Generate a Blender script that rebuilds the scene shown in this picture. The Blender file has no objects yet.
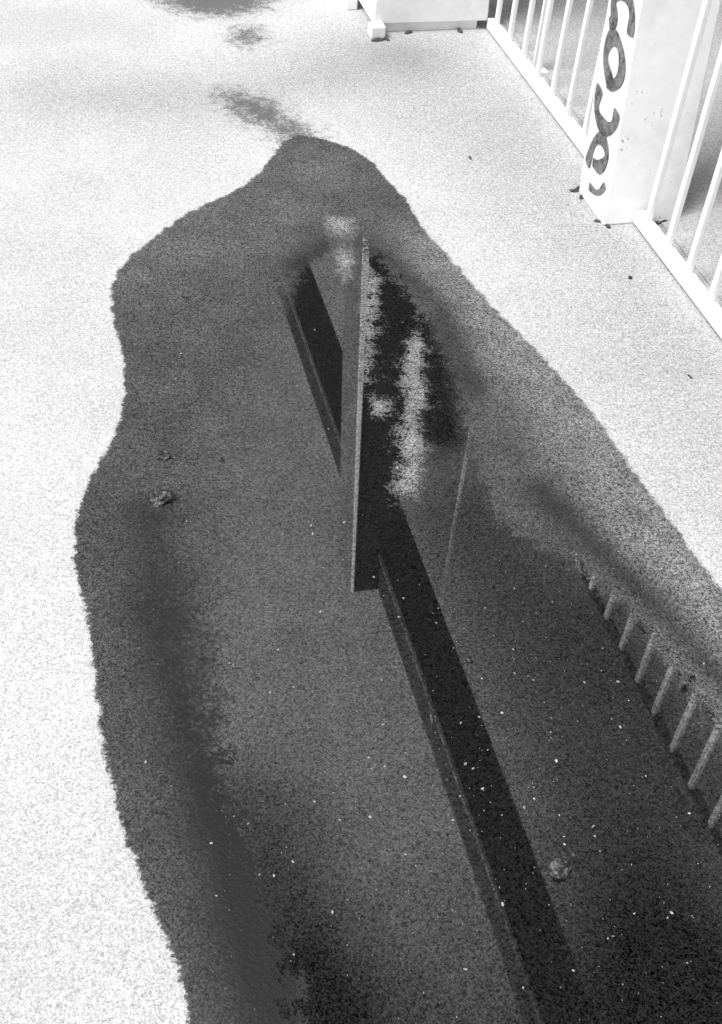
import bpy, bmesh, math, random
import numpy as np
from mathutils import Vector, Matrix
random.seed(4); rng=np.random.default_rng(4)
scene=bpy.context.scene
scene.view_settings.view_transform='Standard'; scene.view_settings.look='None'; scene.view_settings.exposure=0
H=1.6; F=1178.0
CX=Vector((.9955,.0663,.0677)); CY=Vector((-.0948,.6964,.7114)); CZ=CX.cross(CY)
CX.normalize(); CY=(CY-CX*CX.dot(CY)).normalized(); CZ=CX.cross(CY)
# projection helper: where an image pixel's sight line meets the level z (metres)
def gp(px,py,z=0.0):
    d=CX*(px-361)+CY*(512-py)-CZ*F
    t=(H-z)/(-d.z)
    return (d.x*t,d.y*t)
N=Vector((.953,.303)); N.normalize(); S=Vector((-N.y,N.x))   # across / along the railing
def W(s,n,z): return Vector((S.x*s+N.x*n,S.y*s+N.y*n,z))

# ---------- camera
cam=bpy.data.cameras.new('camera'); co=bpy.data.objects.new('camera',cam); scene.collection.objects.link(co)
M=Matrix.Identity(4)
for i in range(3):
    M[i][0]=CX[i];M[i][1]=CY[i];M[i][2]=CZ[i]
M[2][3]=H; co.matrix_world=M
cam.sensor_fit='VERTICAL'; cam.sensor_height=36; cam.lens=F/1024*36; cam.clip_start=.02; cam.clip_end=3000
scene.camera=co

# ---------- light
el=math.radians(58); az=math.radians(235)
w=bpy.data.worlds.new('World'); scene.world=w; w.use_nodes=True
nt=w.node_tree; nt.nodes.clear()
sky=nt.nodes.new('ShaderNodeTexSky'); sky.sky_type='NISHITA'; sky.sun_disc=False; sky.sun_elevation=el; sky.sun_rotation=az
sky.dust_density=4; sky.air_density=1.5
bw=nt.nodes.new('ShaderNodeRGBToBW'); bg=nt.nodes.new('ShaderNodeBackground'); bg.inputs[1].default_value=.15
ow=nt.nodes.new('ShaderNodeOutputWorld')
nt.links.new(sky.outputs[0],bw.inputs[0]); nt.links.new(bw.outputs[0],bg.inputs[0]); nt.links.new(bg.outputs[0],ow.inputs[0])
sl=bpy.data.lights.new('sun','SUN'); sl.energy=4.3; sl.angle=math.radians(26)
so=bpy.data.objects.new('sun',sl); scene.collection.objects.link(so)
sd=Vector((math.sin(az)*math.cos(el),math.cos(az)*math.cos(el),math.sin(el)))
so.rotation_euler=sd.to_track_quat('Z','Y').to_euler(); so.location=sd*20

# ---------- node helper
class NB:
    def __init__(s,name):
        s.m=bpy.data.materials.new(name); s.m.use_nodes=True; s.t=s.m.node_tree; s.t.nodes.clear()
        s.out=s.n('ShaderNodeOutputMaterial'); s.co=s.n('ShaderNodeTexCoord').outputs['Object']
    def n(s,k): return s.t.nodes.new(k)
    def l(s,a,b): s.t.links.new(a,b)
    def setin(s,sock,v):
        if isinstance(v,bpy.types.NodeSocket): s.l(v,sock)
        else: sock.default_value=v
    def math(s,op,a,b=0.0,c=0.0,clamp=False):
        x=s.n('ShaderNodeMath'); x.operation=op; x.use_clamp=clamp
        s.setin(x.inputs[0],a); s.setin(x.inputs[1],b)
        if op in('MULTIPLY_ADD','COMPARE'): s.setin(x.inputs[2],c)
        return x.outputs[0]
    def noise(s,scale,detail=2,rough=.5,dist=0):
        x=s.n('ShaderNodeTexNoise'); x.inputs['Scale'].default_value=scale; x.inputs['Detail'].default_value=detail
        x.inputs['Roughness'].default_value=rough; x.inputs['Distortion'].default_value=dist; s.l(s.co,x.inputs['Vector']); return x.outputs['Fac']
    def vor(s,scale,dim='3D'):
        x=s.n('ShaderNodeTexVoronoi'); x.voronoi_dimensions=dim; x.inputs['Scale'].default_value=scale
        s.l(s.co,x.inputs['Vector']); return x
    def cell(s,scale,dim='3D'):
        v=s.vor(scale,dim); c=s.n('ShaderNodeSeparateColor'); s.l(v.outputs['Color'],c.inputs[0]); return s.math('SUBTRACT',c.outputs[0],.5)
    def ramp(s,v,a,b,lo=0.0,hi=1.0,smooth=True):
        x=s.n('ShaderNodeMapRange'); x.interpolation_type='SMOOTHSTEP' if smooth else 'LINEAR'
        s.setin(x.inputs[0],v)
        for i,q in enumerate((a,b,lo,hi)): s.setin(x.inputs[i+1],q)
        return x.outputs[0]
    def mix(s,f,a,b):
        x=s.n('ShaderNodeMix'); x.data_type='FLOAT'; s.setin(x.inputs[0],f); s.setin(x.inputs[2],a); s.setin(x.inputs[3],b); return x.outputs[0]
    def attr(s,name):
        x=s.n('ShaderNodeAttribute'); x.attribute_name=name; return x.outputs['Fac']
    def bump(s,h,st,dist):
        x=s.n('ShaderNodeBump'); s.setin(x.inputs['Strength'],st); x.inputs['Distance'].default_value=dist; s.l(h,x.inputs['Height']); return x.outputs[0]
    def grey(s,v):
        x=s.n('ShaderNodeCombineColor'); 
        for i in range(3): s.setin(x.inputs[i],v)
        return x.outputs[0]
    def pbr(s,col,rough,bump=None,spec=.5,metal=0):
        p=s.n('ShaderNodeBsdfPrincipled'); s.l(s.grey(col),p.inputs['Base Color']); s.setin(p.inputs['Roughness'],rough)
        s.setin(p.inputs['Specular IOR Level'],spec); p.inputs['Metallic'].default_value=metal
        if bump: s.l(bump,p.inputs['Normal'])
        return p.outputs[0]

# ---------- outlines traced in image pixels, projected onto the ground
wet_px=[(190,1024),(183,985),(172,955),(150,905),(140,875),(122,830),(110,780),(98,715),(90,650),(84,605),(73,560),(72,540),(78,505),(92,475),(108,445),(123,410),(125,385),(120,345),(111,315),(111,290),(120,265),(140,248),(165,228),(195,208),(225,196),(250,182),(268,163),(280,145),(292,135),(318,137),(345,145),(368,157),(388,180),(408,200),(425,232),(455,262),(480,293),(520,333),(548,362),(575,392),(600,420),(618,448),(640,480),(660,505),(685,540),(704,568),(722,590),(760,640),(830,720),(930,850),(1050,1100),(900,1350),(500,1400),(300,1300),(215,1120)]
pool_px=[(284,288),(300,262),(325,258),(338,232),(352,222),(362,250),(385,262),(412,298),(434,330),(460,375),(468,430),(480,480),(505,525),(545,548),(580,566),(612,590),(650,632),(690,690),(722,735),(790,810),(880,950),(960,1120),(800,1300),(480,1340),(360,1200),(310,1060),(280,950),(245,850),(212,740),(195,640),(190,560),(205,480),(232,400),(262,330)]
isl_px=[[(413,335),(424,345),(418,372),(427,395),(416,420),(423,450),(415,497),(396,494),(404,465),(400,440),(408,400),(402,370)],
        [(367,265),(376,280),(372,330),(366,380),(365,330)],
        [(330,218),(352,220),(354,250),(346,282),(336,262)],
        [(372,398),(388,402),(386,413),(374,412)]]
top_px=[(150,-5),(172,8),(205,16),(245,14),(272,3),(276,-40),(220,-70),(150,-40)]
damp_px=[[(222,92),(240,92),(275,103),(290,118),(312,128),(322,142),(285,146),(268,130),(240,118),(226,106)],
         [(234,28),(255,28),(262,38),(245,46),(232,40)]]
def smooth_poly(P,it=2):
    for _ in range(it):
        Q=[]
        for a,b in zip(P,P[1:]+P[:1]):
            Q+=[(a[0]*.75+b[0]*.25,a[1]*.75+b[1]*.25),(a[0]*.25+b[0]*.75,a[1]*.25+b[1]*.75)]
        P=Q
    return P
def sdf(poly,X,Y):
    P=np.array(poly); d2=np.full(X.shape,1e9); ins=np.zeros(X.shape,bool)
    for i in range(len(P)):
        a=P[i]; b=P[(i+1)%len(P)]; e=b-a
        wx=X-a[0]; wy=Y-a[1]
        t=np.clip((wx*e[0]+wy*e[1])/(e@e+1e-12),0,1)
        d2=np.minimum(d2,(wx-e[0]*t)**2+(wy-e[1]*t)**2)
        c=((a[1]>Y)!=(b[1]>Y)); xx=a[0]+(Y-a[1])/( (b[1]-a[1]) if abs(b[1]-a[1])>1e-9 else 1e-9)*e[0]
        ins^=(c&(X<xx))
    return np.where(ins,1,-1)*np.sqrt(d2)
def pl(px): return [gp(*p) for p in px]
def axis(a,b,step,far):
    core=list(np.arange(a,b+1e-6,step)); o=[];v=b;st=step
    while v<far: st*=1.5; v+=st; o.append(v)
    i=[];v=a;st=step
    while v>-far: st*=1.5; v-=st; i.append(v)
    return np.array(i[::-1]+core+o)
ax=axis(-2.2,2.2,.010,1500); ay=axis(.1,6.2,.012,1500)
X,Y=np.meshgrid(ax,ay); nx,ny=len(ax),len(ay)
x=X.ravel(); y=Y.ravel()
wet=np.clip(sdf(smooth_poly(pl(wet_px),1),x,y),-.5,.5)
top=np.clip(sdf(smooth_poly(pl(top_px)),x,y),-.5,.5)
pool=np.clip(sdf(smooth_poly(pl(pool_px),1),x,y),-.6,.6)
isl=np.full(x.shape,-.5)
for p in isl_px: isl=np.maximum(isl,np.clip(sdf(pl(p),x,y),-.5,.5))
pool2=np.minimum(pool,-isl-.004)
damp=top+.02
for p in damp_px: damp=np.maximum(damp,np.clip(sdf(pl(p),x,y),-.5,.5)+.012)
def stroke(px,rad):
    P=pl(px); d2=np.full(x.shape,1e9)
    for a,b in zip(P[:-1],P[1:]):
        a=np.array(a);e=np.array(b)-a; wx=x-a[0]; wy=y-a[1]; t=np.clip((wx*e[0]+wy*e[1])/(e@e),0,1)
        d2=np.minimum(d2,(wx-e[0]*t)**2+(wy-e[1]*t)**2)
    return np.exp(-d2/(rad*rad))
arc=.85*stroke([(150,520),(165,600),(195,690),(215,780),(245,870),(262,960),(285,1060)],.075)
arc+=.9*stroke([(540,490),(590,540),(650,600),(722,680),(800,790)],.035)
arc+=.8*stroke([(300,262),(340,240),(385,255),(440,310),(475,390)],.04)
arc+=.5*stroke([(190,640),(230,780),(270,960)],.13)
dim_refl=1.0*stroke([(480,520),(560,680),(640,850),(700,1000)],.19)+.9*stroke([(280,1100),(450,1090),(620,1060)],.28)  # weaker mirroring painted in where the reflected sky and rails look darker
dim_refl+=1.5*stroke([(400,300),(435,370),(440,430)],.075)+.9*stroke([(250,820),(310,1010)],.12)+.5*stroke([(610,620),(722,790)],.1)
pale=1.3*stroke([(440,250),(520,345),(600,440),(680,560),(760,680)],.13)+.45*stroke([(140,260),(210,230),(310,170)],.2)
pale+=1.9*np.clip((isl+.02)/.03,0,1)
worn=stroke([(420,60),(560,200),(650,330),(760,480)],.3)+.8*stroke([(60,100),(250,90),(400,60)],.22)
soft=np.clip((gp(300,400)[0]-x)/.15,0,1)
me=bpy.data.meshes.new('ground')
me.vertices.add(nx*ny); me.vertices.foreach_set('co',np.stack([x,y,np.zeros_like(x)],1).ravel())
ii=np.arange(nx*ny).reshape(ny,nx)
q=np.stack([ii[:-1,:-1],ii[:-1,1:],ii[1:,1:],ii[1:,:-1]],-1).reshape(-1)
nf=(nx-1)*(ny-1); me.loops.add(nf*4); me.loops.foreach_set('vertex_index',q.astype(np.int32))
me.polygons.add(nf); me.polygons.foreach_set('loop_start',np.arange(0,nf*4,4,dtype=np.int32)); me.polygons.foreach_set('loop_total',np.full(nf,4,dtype=np.int32))
me.update(calc_edges=True); me.validate()
for nm,a in (('wet',wet),('pool',pool2),('damp',damp),('arc',arc),('dim_refl',dim_refl),('pale',pale),('worn',worn),('soft',soft)):
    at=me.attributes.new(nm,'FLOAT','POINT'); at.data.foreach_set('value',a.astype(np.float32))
ground=bpy.data.objects.new('ground',me); scene.collection.objects.link(ground)

g=NB('pavement_dry_and_wet')
n_m=g.noise(130,3,.65); n_c=g.noise(28,3,.6); n_l=g.noise(2.2,3,.6); n_b=g.noise(9,3,.6)
c1=g.cell(540,'2D'); c2=g.cell(290,'2D')
grain=g.math('ADD',g.math('ADD',g.math('MULTIPLY',c1,1.3),g.math('MULTIPLY',c2,.65)),g.math('MULTIPLY',g.math('SUBTRACT',n_m,.5),1.2))
# masks
wj=g.math('ADD',g.math('MULTIPLY_ADD',g.math('SUBTRACT',n_c,.5),.030,g.math('MULTIPLY',g.math('SUBTRACT',n_m,.5),.022)),g.math('MULTIPLY',c2,.005))
wm=g.ramp(g.math('ADD',g.attr('wet'),wj),-.003,.005)
pj=g.math('MULTIPLY_ADD',g.math('SUBTRACT',n_c,.5),.13,g.math('MULTIPLY',g.math('SUBTRACT',n_m,.5),.15))
pj=g.math('MULTIPLY_ADD',c2,.02,pj)
sof=g.attr('soft')
pm=g.ramp(g.math('ADD',g.attr('pool'),pj),g.mix(sof,-.003,-.10),g.mix(sof,.010,.16))
dm=g.ramp(g.math('ADD',g.attr('damp'),g.math('MULTIPLY_ADD',g.math('SUBTRACT',n_c,.5),.20,g.math('MULTIPLY',g.math('SUBTRACT',n_m,.5),.25))),-.04,.07,0,.85)
# dry
damt=g.mix(g.attr('worn'),.21,.29)
dry=g.math('ADD',g.math('MULTIPLY',grain,damt),.465)
dry=g.math('MULTIPLY',dry,g.ramp(n_l,.3,.7,.91,1.04))
dry=g.math('MULTIPLY',dry,g.math('SUBTRACT',1.0,g.math('MULTIPLY',g.attr('worn'),.22)))
dry=g.math('MULTIPLY',dry,g.ramp(g.math('MULTIPLY_ADD',n_c,.6,n_m),.46,.56,.55,1.0))
# wet
gw=g.math('MAXIMUM',g.math('MULTIPLY_ADD',grain,1.5,1.0),.08)
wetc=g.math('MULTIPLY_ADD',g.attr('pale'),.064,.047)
wetc=g.math('MULTIPLY',wetc,g.ramp(n_b,.3,.7,.8,1.15))
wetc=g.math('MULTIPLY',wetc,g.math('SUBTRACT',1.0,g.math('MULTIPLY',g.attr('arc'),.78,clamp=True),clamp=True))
wetc=g.math('MULTIPLY',wetc,gw)
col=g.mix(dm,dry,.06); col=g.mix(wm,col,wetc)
col=g.math('MAXIMUM',col,.004)
rough=g.mix(wm,.95,.55)
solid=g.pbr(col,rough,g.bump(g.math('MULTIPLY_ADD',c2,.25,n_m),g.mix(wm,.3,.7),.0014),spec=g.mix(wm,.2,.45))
# pool
pc=g.math('MULTIPLY',gw,.010)
dif=g.n('ShaderNodeBsdfDiffuse'); g.l(g.grey(pc),dif.inputs[0])
gl=g.n('ShaderNodeBsdfGlossy'); gl.inputs['Roughness'].default_value=.02; gl.inputs['Color'].default_value=(1,1,1,1)
fr=g.n('ShaderNodeFresnel'); fr.inputs[0].default_value=4.3
fac=g.math('MULTIPLY',fr.outputs[0],g.math('SUBTRACT',1.0,g.math('MULTIPLY',g.attr('dim_refl'),.68,clamp=True)))
fac=g.math('MULTIPLY',fac,g.ramp(n_b,.3,.7,.88,1.08))
fac=g.math('MULTIPLY',fac,g.math('MAXIMUM',g.math('MULTIPLY_ADD',grain,.75,1.0),.1),clamp=True)
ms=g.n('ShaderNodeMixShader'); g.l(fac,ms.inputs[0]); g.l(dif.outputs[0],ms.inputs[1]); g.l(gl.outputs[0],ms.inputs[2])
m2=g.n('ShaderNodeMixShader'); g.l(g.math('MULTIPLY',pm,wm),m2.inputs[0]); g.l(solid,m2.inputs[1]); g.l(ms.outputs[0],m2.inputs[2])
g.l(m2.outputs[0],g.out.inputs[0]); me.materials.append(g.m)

# ---------- materials
c=NB('white_paint_worn')
chip=c.ramp(c.math('ADD',c.noise(60,3,.7),c.math('MULTIPLY',c.noise(9,2),.6)),1.00,1.08)
white=c.math('MULTIPLY_ADD',c.noise(30,3),.15,.74)
white=c.math('MULTIPLY',white,c.ramp(c.noise(5,4,.7),.3,.5,.90,1))
c.l(c.pbr(c.mix(chip,white,.3),.5,c.bump(c.noise(120,2),.2,.001)),c.out.inputs[0]); M_white=c.m
c=NB('silhouette_steel')  # near-black colour stands for the silhouette shade of pylon shafts and girder
c.l(c.pbr(c.math('MULTIPLY_ADD',c.noise(25,4,.7),.03,.0),.7,c.bump(c.noise(80,2),.2,.001),spec=.2),c.out.inputs[0]); M_dark=c.m
c=NB('grey_steel_paint')
c.l(c.pbr(c.math('MULTIPLY_ADD',c.noise(14,4,.7),.20,.03),.6,spec=.2),c.out.inputs[0]); M_grey=c.m
c=NB('spray_paint'); c.l(c.pbr(c.math('MAXIMUM',c.math('MULTIPLY_ADD',c.noise(45,4,.8),.7,-.22),.02),.6),c.out.inputs[0]); M_spray=c.m
c=NB('rust'); c.l(c.pbr(c.math('MULTIPLY_ADD',c.noise(70,3,.7),.08,.01),.9),c.out.inputs[0]); M_rust=c.m
c=NB('grey_ground'); c.l(c.pbr(c.math('MULTIPLY_ADD',c.cell(300,'2D'),.25,c.math('MULTIPLY_ADD',c.noise(300,3,.8),.2,.30)),.9),c.out.inputs[0]); M_outer=c.m
c=NB('stone'); c.l(c.pbr(c.math('MAXIMUM',c.math('MULTIPLY_ADD',c.noise(90,4,.8),.8,-.38),.008),.5,c.bump(c.noise(150,3),.8,.003)),c.out.inputs[0]); M_stone=c.m
c=NB('blocker_leaf'); c.l(c.pbr(c.math('MULTIPLY_ADD',c.noise(1.2,2),.04,.015),.8,spec=.2),c.out.inputs[0]); M_leaf=c.m
c=NB('blocker_bark'); c.l(c.pbr(c.math('MULTIPLY_ADD',c.noise(8,4),.08,.03),.9,c.bump(c.noise(20,4),.7,.02)),c.out.inputs[0]); M_bark=c.m

def obj(name,bm,mat,parent=None,bev=0):
    m=bpy.data.meshes.new(name); bm.normal_update(); bm.to_mesh(m); bm.free()
    for k in (mat if isinstance(mat,list) else [mat]): m.materials.append(k)
    o=bpy.data.objects.new(name,m); scene.collection.objects.link(o)
    if parent: o.parent=parent
    if bev:
        b=o.modifiers.new('b','BEVEL'); b.width=bev; b.segments=2
    return o
def empty(name):
    o=bpy.data.objects.new(name,None); scene.collection.objects.link(o); return o
def hexa(bm,lo,hi):
    """lo/hi: four (s,n,z) corners each"""
    a=[bm.verts.new(W(*q)) for q in lo]; b=[bm.verts.new(W(*q)) for q in hi]
    fs=[bm.faces.new(a[::-1]),bm.faces.new(b)]
    for i in range(4): fs.append(bm.faces.new((a[i],a[(i+1)%4],b[(i+1)%4],b[i])))
    bmesh.ops.recalc_face_normals(bm,faces=fs)
def box(bm,s0,s1,n0,n1,z0,z1):
    hexa(bm,[(s0,n0,z0),(s1,n0,z0),(s1,n1,z0),(s0,n1,z0)],[(s0,n0,z1),(s1,n0,z1),(s1,n1,z1),(s0,n1,z1)])

# strip of greyer ground outside the railing
bm=bmesh.new()
vs=[bm.verts.new(W(s,n,.004)) for s,n in((-30,1.55),(40,1.55),(40,9),(-30,9))]; bm.faces.new(vs[::-1]); 
bmesh.ops.recalc_face_normals(bm,faces=bm.faces[:]); 
o=obj('outer_ground',bm,M_outer)

# ---------- railings
RN=1.485
def railing(s0,s1):
    r=empty('railing')
    bm=bmesh.new(); box(bm,s0,s1,RN-.016,RN+.014,.008,.042); obj('bottom_rail',bm,M_white,r,.003)
    bm=bmesh.new(); box(bm,s0,s1,RN-.012,RN+.020,1.135,1.16); obj('top_rail',bm,M_grey,r,.004)
    bm=bmesh.new(); k=int((s1-s0)/.122); 
    for i in range(k):
        s=s0+(i+.6)*(s1-s0)/k; j=random.uniform(-.003,.003)
        box(bm,s-.009+j,s+.009+j,RN-.007,RN+.007,.040,1.137)
    obj('bars',bm,M_white,r,.002)
    return r
PB=2.497; PE=2.673; LEAN=.13
railing(PE+.02,3.742)
railing(-4.0,PB-.004)
railing(4.06,9.0)

# ---------- railing post with graffiti
post=empty('railing_post')
bm=bmesh.new(); z1=1.2
hexa(bm,[(PB,1.387,.0),(PE,1.387,.0),(PE,1.60,.0),(PB,1.60,.0)],[(PB+LEAN*z1,1.387,z1),(PE+LEAN*z1,1.387,z1),(PE+LEAN*z1,1.60,z1),(PB+LEAN*z1,1.60,z1)])
obj('box_post',bm,M_white,post,.004)
bm=bmesh.new(); 
hexa(bm,[(PB-.012+LEAN*z1,1.375,z1),(PE+.012+LEAN*z1,1.375,z1),(PE+.012+LEAN*z1,1.612,z1),(PB-.012+LEAN*z1,1.612,z1)],[(PB+LEAN*z1,1.387,z1+.03),(PE+LEAN*z1,1.387,z1+.03),(PE+LEAN*z1,1.60,z1+.03),(PB+LEAN*z1,1.60,z1+.03)])
obj('cap',bm,M_white,post,.003)
def ribbon(bm,pts,wd):
    for _ in range(3):
        q=[pts[0]]
        for a,b in zip(pts[:-1],pts[1:]):
            q+= [(a[0]*.75+b[0]*.25,a[1]*.75+b[1]*.25),(a[0]*.25+b[0]*.75,a[1]*.25+b[1]*.75)]
        q.append(pts[-1]); pts=q
    L=[];R=[]
    for i,pn in enumerate(pts):
        a=pts[max(i-1,0)]; b=pts[min(i+1,len(pts)-1)]
        t=Vector((b[0]-a[0],b[1]-a[1])); 
        if t.length<1e-6: t=Vector((1,0))
        t.normalize(); h=wd*(.5+.10*math.sin(i*.4))*min(1,.5+min(i,len(pts)-1-i)*.2)
        for lst,sg in((L,1),(R,-1)):
            u=min(max(pn[0]-t.y*h*sg,.004),PE-PB-.004); vv=max(pn[1]+t.x*h*sg,.004)
            lst.append(bm.verts.new(W(PE-u+LEAN*vv,1.385,vv)))
    for i in range(len(L)-1):
        try: bm.faces.new((L[i],L[i+1],R[i+1],R[i]))
        except: pass
bm=bmesh.new()
# coordinates: u from the far edge (left in view) to the near edge, v = height
ribbon(bm,[(.03,.09),(.05,.17),(.10,.20),(.145,.17),(.11,.12),(.06,.115)],.030)
ribbon(bm,[(.155,.10),(.12,.055),(.06,.05)],.018)
ribbon(bm,[(.035,.30),(.025,.24),(.08,.215),(.145,.24),(.155,.29)],.036)
ribbon(bm,[(.09,.33),(.03,.37),(.05,.435),(.11,.435),(.15,.38),(.11,.33),(.07,.335)],.036)
ribbon(bm,[(.155,.47),(.145,.53),(.08,.555),(.025,.51),(.06,.47),(.03,.45)],.036)
ribbon(bm,[(.04,.58),(.10,.60),(.15,.64),(.10,.70),(.04,.68)],.034)
ribbon(bm,[(.03,.76),(.10,.80),(.15,.86),(.08,.92),(.04,.86)],.03)
obj('graffiti',bm,M_spray,post)
bm=bmesh.new()
for (s,n,r) in ((PE+.005,1.378,.009),(PE-.03,1.383,.007),(PB+.02,1.382,.006),(PB-.006,1.40,.007),(PE+.02,1.40,.008),(PB-.008,1.53,.01),(PB-.008,1.56,.008)):
    mt=Matrix.Translation(W(s,n,.002))@Matrix.Rotation(random.random()*3,4,'Z')@Matrix.Diagonal((1.8,.8,.4,1))
    rr=bmesh.ops.create_icosphere(bm,subdivisions=2,radius=r,matrix=mt)
    for v_ in rr['verts']: v_.co+=Vector([random.uniform(-.0025,.0025) for _ in range(3)])
obj('rust_flakes',bm,M_rust,post)

# ---------- tapered pylons carrying an overhead beam
TZ=2.82
def pylon(sn,sf):
    p=empty('gantry_pylon')
    def nl(z): return 1.075+(1.19-1.075)*z/TZ
    def nr(z): return 1.47+(1.345-1.47)*z/TZ
    def seg(name,z0,z1,mat,gr=0):
        bm=bmesh.new()
        hexa(bm,[(sn-gr,nl(z0)-gr,z0),(sf+gr,nl(z0)-gr,z0),(sf+gr,nr(z0)+gr,z0),(sn-gr,nr(z0)+gr,z0)],
                [(sn-gr,nl(z1)-gr,z1),(sf+gr,nl(z1)-gr,z1),(sf+gr,nr(z1)+gr,z1),(sn-gr,nr(z1)+gr,z1)])
        return obj(name,bm,mat,p,.004)
    seg('painted_base',.03,.55,M_white,.004)
    seg('shaft',.55,2.56,M_dark)
    bm=bmesh.new(); box(bm,sn,sf,nl(2.6),1.316,2.56,TZ); obj('head',bm,M_dark,p,.003)
    bm=bmesh.new()
    hexa(bm,[(sn-.006,nl(.6)-.012,.6),(sf,nl(.6)-.012,.6),(sf,nl(.6)-.001,.6),(sn-.006,nl(.6)-.001,.6)],
            [(sn-.006,nl(TZ)-.012,TZ),(sf,nl(TZ)-.012,TZ),(sf,nl(TZ)-.001,TZ),(sn-.006,nl(TZ)-.001,TZ)])
    obj('lit_flank',bm,M_grey,p)  # lighter grey than the shaft: the sunlit flank's tone put into colour
    bm=bmesh.new()
    hexa(bm,[(sn-.016,nl(.6)-.012,.6),(sn-.007,nl(.6)-.012,.6),(sn-.007,nl(.6)+.014,.6),(sn-.016,nl(.6)+.014,.6)],
            [(sn-.016,nl(TZ)-.012,TZ-.02),(sn-.007,nl(TZ)-.012,TZ-.02),(sn-.007,nl(TZ)-.002,TZ-.02),(sn-.016,nl(TZ)-.002,TZ-.02)])
    obj('edge_strip',bm,M_white,p)
    bm=bmesh.new(); box(bm,sn-.05,sn-.001,nl(0)-.02,nl(0)+.03,.0,.04); box(bm,sf-.08,sf+.03,nl(0)-.045,nl(0)-.006,0,.06); obj('foot_bracket',bm,M_white,p,.004)
    bm=bmesh.new()
    for (ss,nn,r_) in ((sn-.06,nl(0)-.0,.012),(sn-.055,nl(0)+.03,.009),(sn-.01,nl(0)+.12,.009),(sn-.008,nl(0)+.3,.01)):
        mt=Matrix.Translation(W(ss,nn,.002))@Matrix.Rotation(random.random()*3,4,'Z')@Matrix.Diagonal((1.8,.8,.4,1))
        rr=bmesh.ops.create_icosphere(bm,subdivisions=2,radius=r_,matrix=mt)
        for v_ in rr['verts']: v_.co+=Vector([random.uniform(-.0025,.0025) for _ in range(3)])
    obj('rust_flakes',bm,M_rust,p)
    bm=bmesh.new(); box(bm,sn+.01,sf,nl(0)+.03,nr(0)-.03,0,.03); obj('plinth',bm,M_white,p)
    return p
pylon(3.75,4.02); pylon(-3.9,-3.62)
beam=empty('overhead_beam')
bm=bmesh.new(); box(bm,-4.4,9.0,1.318,1.508,2.57,2.82); obj('box_girder',bm,M_dark,beam,.006)
bm=bmesh.new(); box(bm,-4.4,9.0,1.303,1.3165,2.565,2.583); obj('lower_flange',bm,M_grey,beam)
rs=Vector(gp(517,73)).dot(S)
tr=empty('tie_rod')
bm=bmesh.new(); box(bm,rs-.006,rs+.006,1.516,1.528,0.012,2.57); box(bm,rs-.03,rs+.03,1.511,1.56,0,.012); box(bm,rs-.03,rs+.03,1.5095,1.535,2.57,2.62)
obj('rod',bm,M_white,tr)

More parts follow.
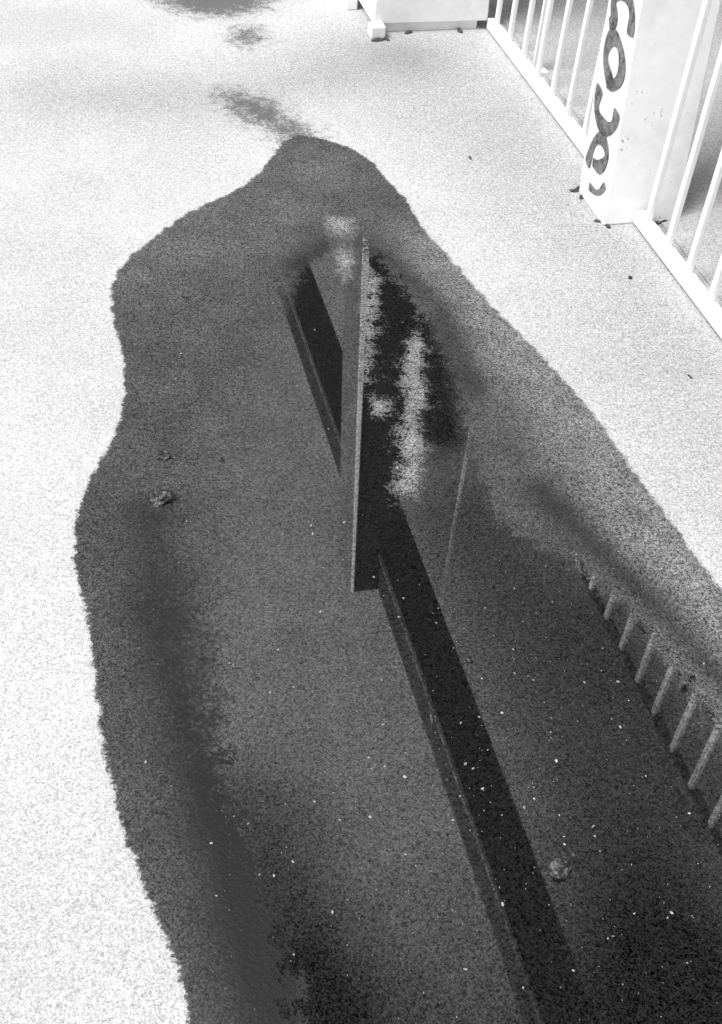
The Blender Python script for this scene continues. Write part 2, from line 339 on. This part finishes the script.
# ---------- unseen trees added beyond the railing to darken the puddle's reflection
def blocker_tree(s,n,h,seed):
    r=random.Random(seed); t=empty('blocker_tree'); c0=W(s,n,0)
    bm=bmesh.new()
    def limb(a,b,ra,rb,k=8):
        d=(b-a); qd=d.to_track_quat('Z','Y'); rings=[]
        for f,rad in((0,ra),(.5,(ra+rb)/2),(1,rb)):
            rings.append([bm.verts.new(a+d*f+qd@Vector((math.cos(2*math.pi*i/k)*rad,math.sin(2*math.pi*i/k)*rad,0))) for i in range(k)])
        for A,B in zip(rings[:-1],rings[1:]):
            for i in range(k): bm.faces.new((A[i],A[(i+1)%k],B[(i+1)%k],B[i]))
    limb(c0,c0+Vector((.1,.1,h*.45)),.22,.14); limb(c0+Vector((.1,.1,h*.45)),c0+Vector((0,0,h*.9)),.14,.03)
    cl=[]
    for i in range(34):
        z=h*r.uniform(.35,.97); rad=1.9*math.sqrt(max(.05,1-((z/h-.62)/.42)**2)); a=r.uniform(0,6.28); q=r.uniform(.3,1)*rad
        pt=c0+Vector((math.cos(a)*q,math.sin(a)*q,z)); cl.append((pt,r.uniform(.5,.95)))
        if i%2==0: limb(c0+Vector((.05,.05,max(h*.25,z-1.2))),pt,.05,.012,5)
    obj('blocker_limbs',bm,M_bark,t)
    bm=bmesh.new()
    for pt,rad in cl:
        for i in range(170):
            d=Vector((r.gauss(0,1),r.gauss(0,1),r.gauss(0,.8))); d.normalize(); p0=pt+d*rad*r.random()**.45
            e1=Vector((r.gauss(0,1),r.gauss(0,1),r.gauss(0,1))).normalized(); e2=e1.cross(d).normalized() if e1.cross(d).length>.01 else Vector((1,0,0))
            sz=r.uniform(.08,.15)
            bm.faces.new([bm.verts.new(p0+e1*sz),bm.verts.new(p0+e2*sz*.6),bm.verts.new(p0-e1*sz),bm.verts.new(p0-e2*sz*.6)])
    obj('blocker_crown',bm,M_leaf,t)
for k,(s,n,h) in enumerate(((-1.5,6.9,8.9),(1.2,6.7,8.8),(3.8,7.0,8.9),(6.6,6.9,8.4),(9.8,7.2,9.0))): blocker_tree(s,n,h,k+3)

# ---------- stones and grit
def stone(px,py,r,sq=(1,.8,.6)):
    bm=bmesh.new(); bmesh.ops.create_icosphere(bm,subdivisions=3,radius=r)
    from mathutils import noise as mn
    off=Vector((px,py,0))
    for v_ in bm.verts:
        k=1+.7*mn.noise(v_.co/r*1.1+off)+.2*mn.noise(v_.co/r*3+off); v_.co=Vector((v_.co.x*sq[0]*k,v_.co.y*sq[1]*k,max(v_.co.z*sq[2]*k,-r*.2)))
    o=obj('stone',bm,M_stone); gx,gy=gp(px,py); o.location=(gx,gy,r*.2); o.rotation_euler=(0,0,px); return o
stone(163,457,.014); stone(160,500,.020,(1.1,.9,.7)); stone(563,868,.017,(1.3,.8,.45)); stone(630,278,.006); stone(470,158,.006,(1.5,.6,.5)); stone(432,716,.009,(1.6,.3,.3)); stone(470,660,.006); stone(185,298,.006)
stone(690,377,.005,(1.6,.5,.4)); stone(222,460,.006)
bm=bmesh.new(); polyw=pl(wet_px)
cand=[(random.uniform(70,720),random.uniform(150,1020)) for _ in range(420)]+[(random.gauss(520,150),random.gauss(760,130)) for _ in range(300)]
gx=np.array([gp(*c_) for c_ in cand]); ok=sdf(polyw,gx[:,0],gx[:,1])>.03
for (X0,Y0),k in zip(gx,ok):
    if not k: continue
    r=.0006+.0020*random.random()**5
    mt=Matrix.Translation((X0,Y0,r*.4))@Matrix.Rotation(random.random()*6,4,'Z')@Matrix.Diagonal((1.4,.8,.5,1))
    rr=bmesh.ops.create_icosphere(bm,subdivisions=1,radius=r,matrix=mt)
    for v_ in rr['verts']: v_.co+=Vector([random.uniform(-.25,.25)*r for _ in range(3)])
c=NB('pale_grit'); c.l(c.pbr(c.math('MULTIPLY_ADD',c.noise(60,2),.6,.0),.7),c.out.inputs[0])
obj('grit',bm,c.m)
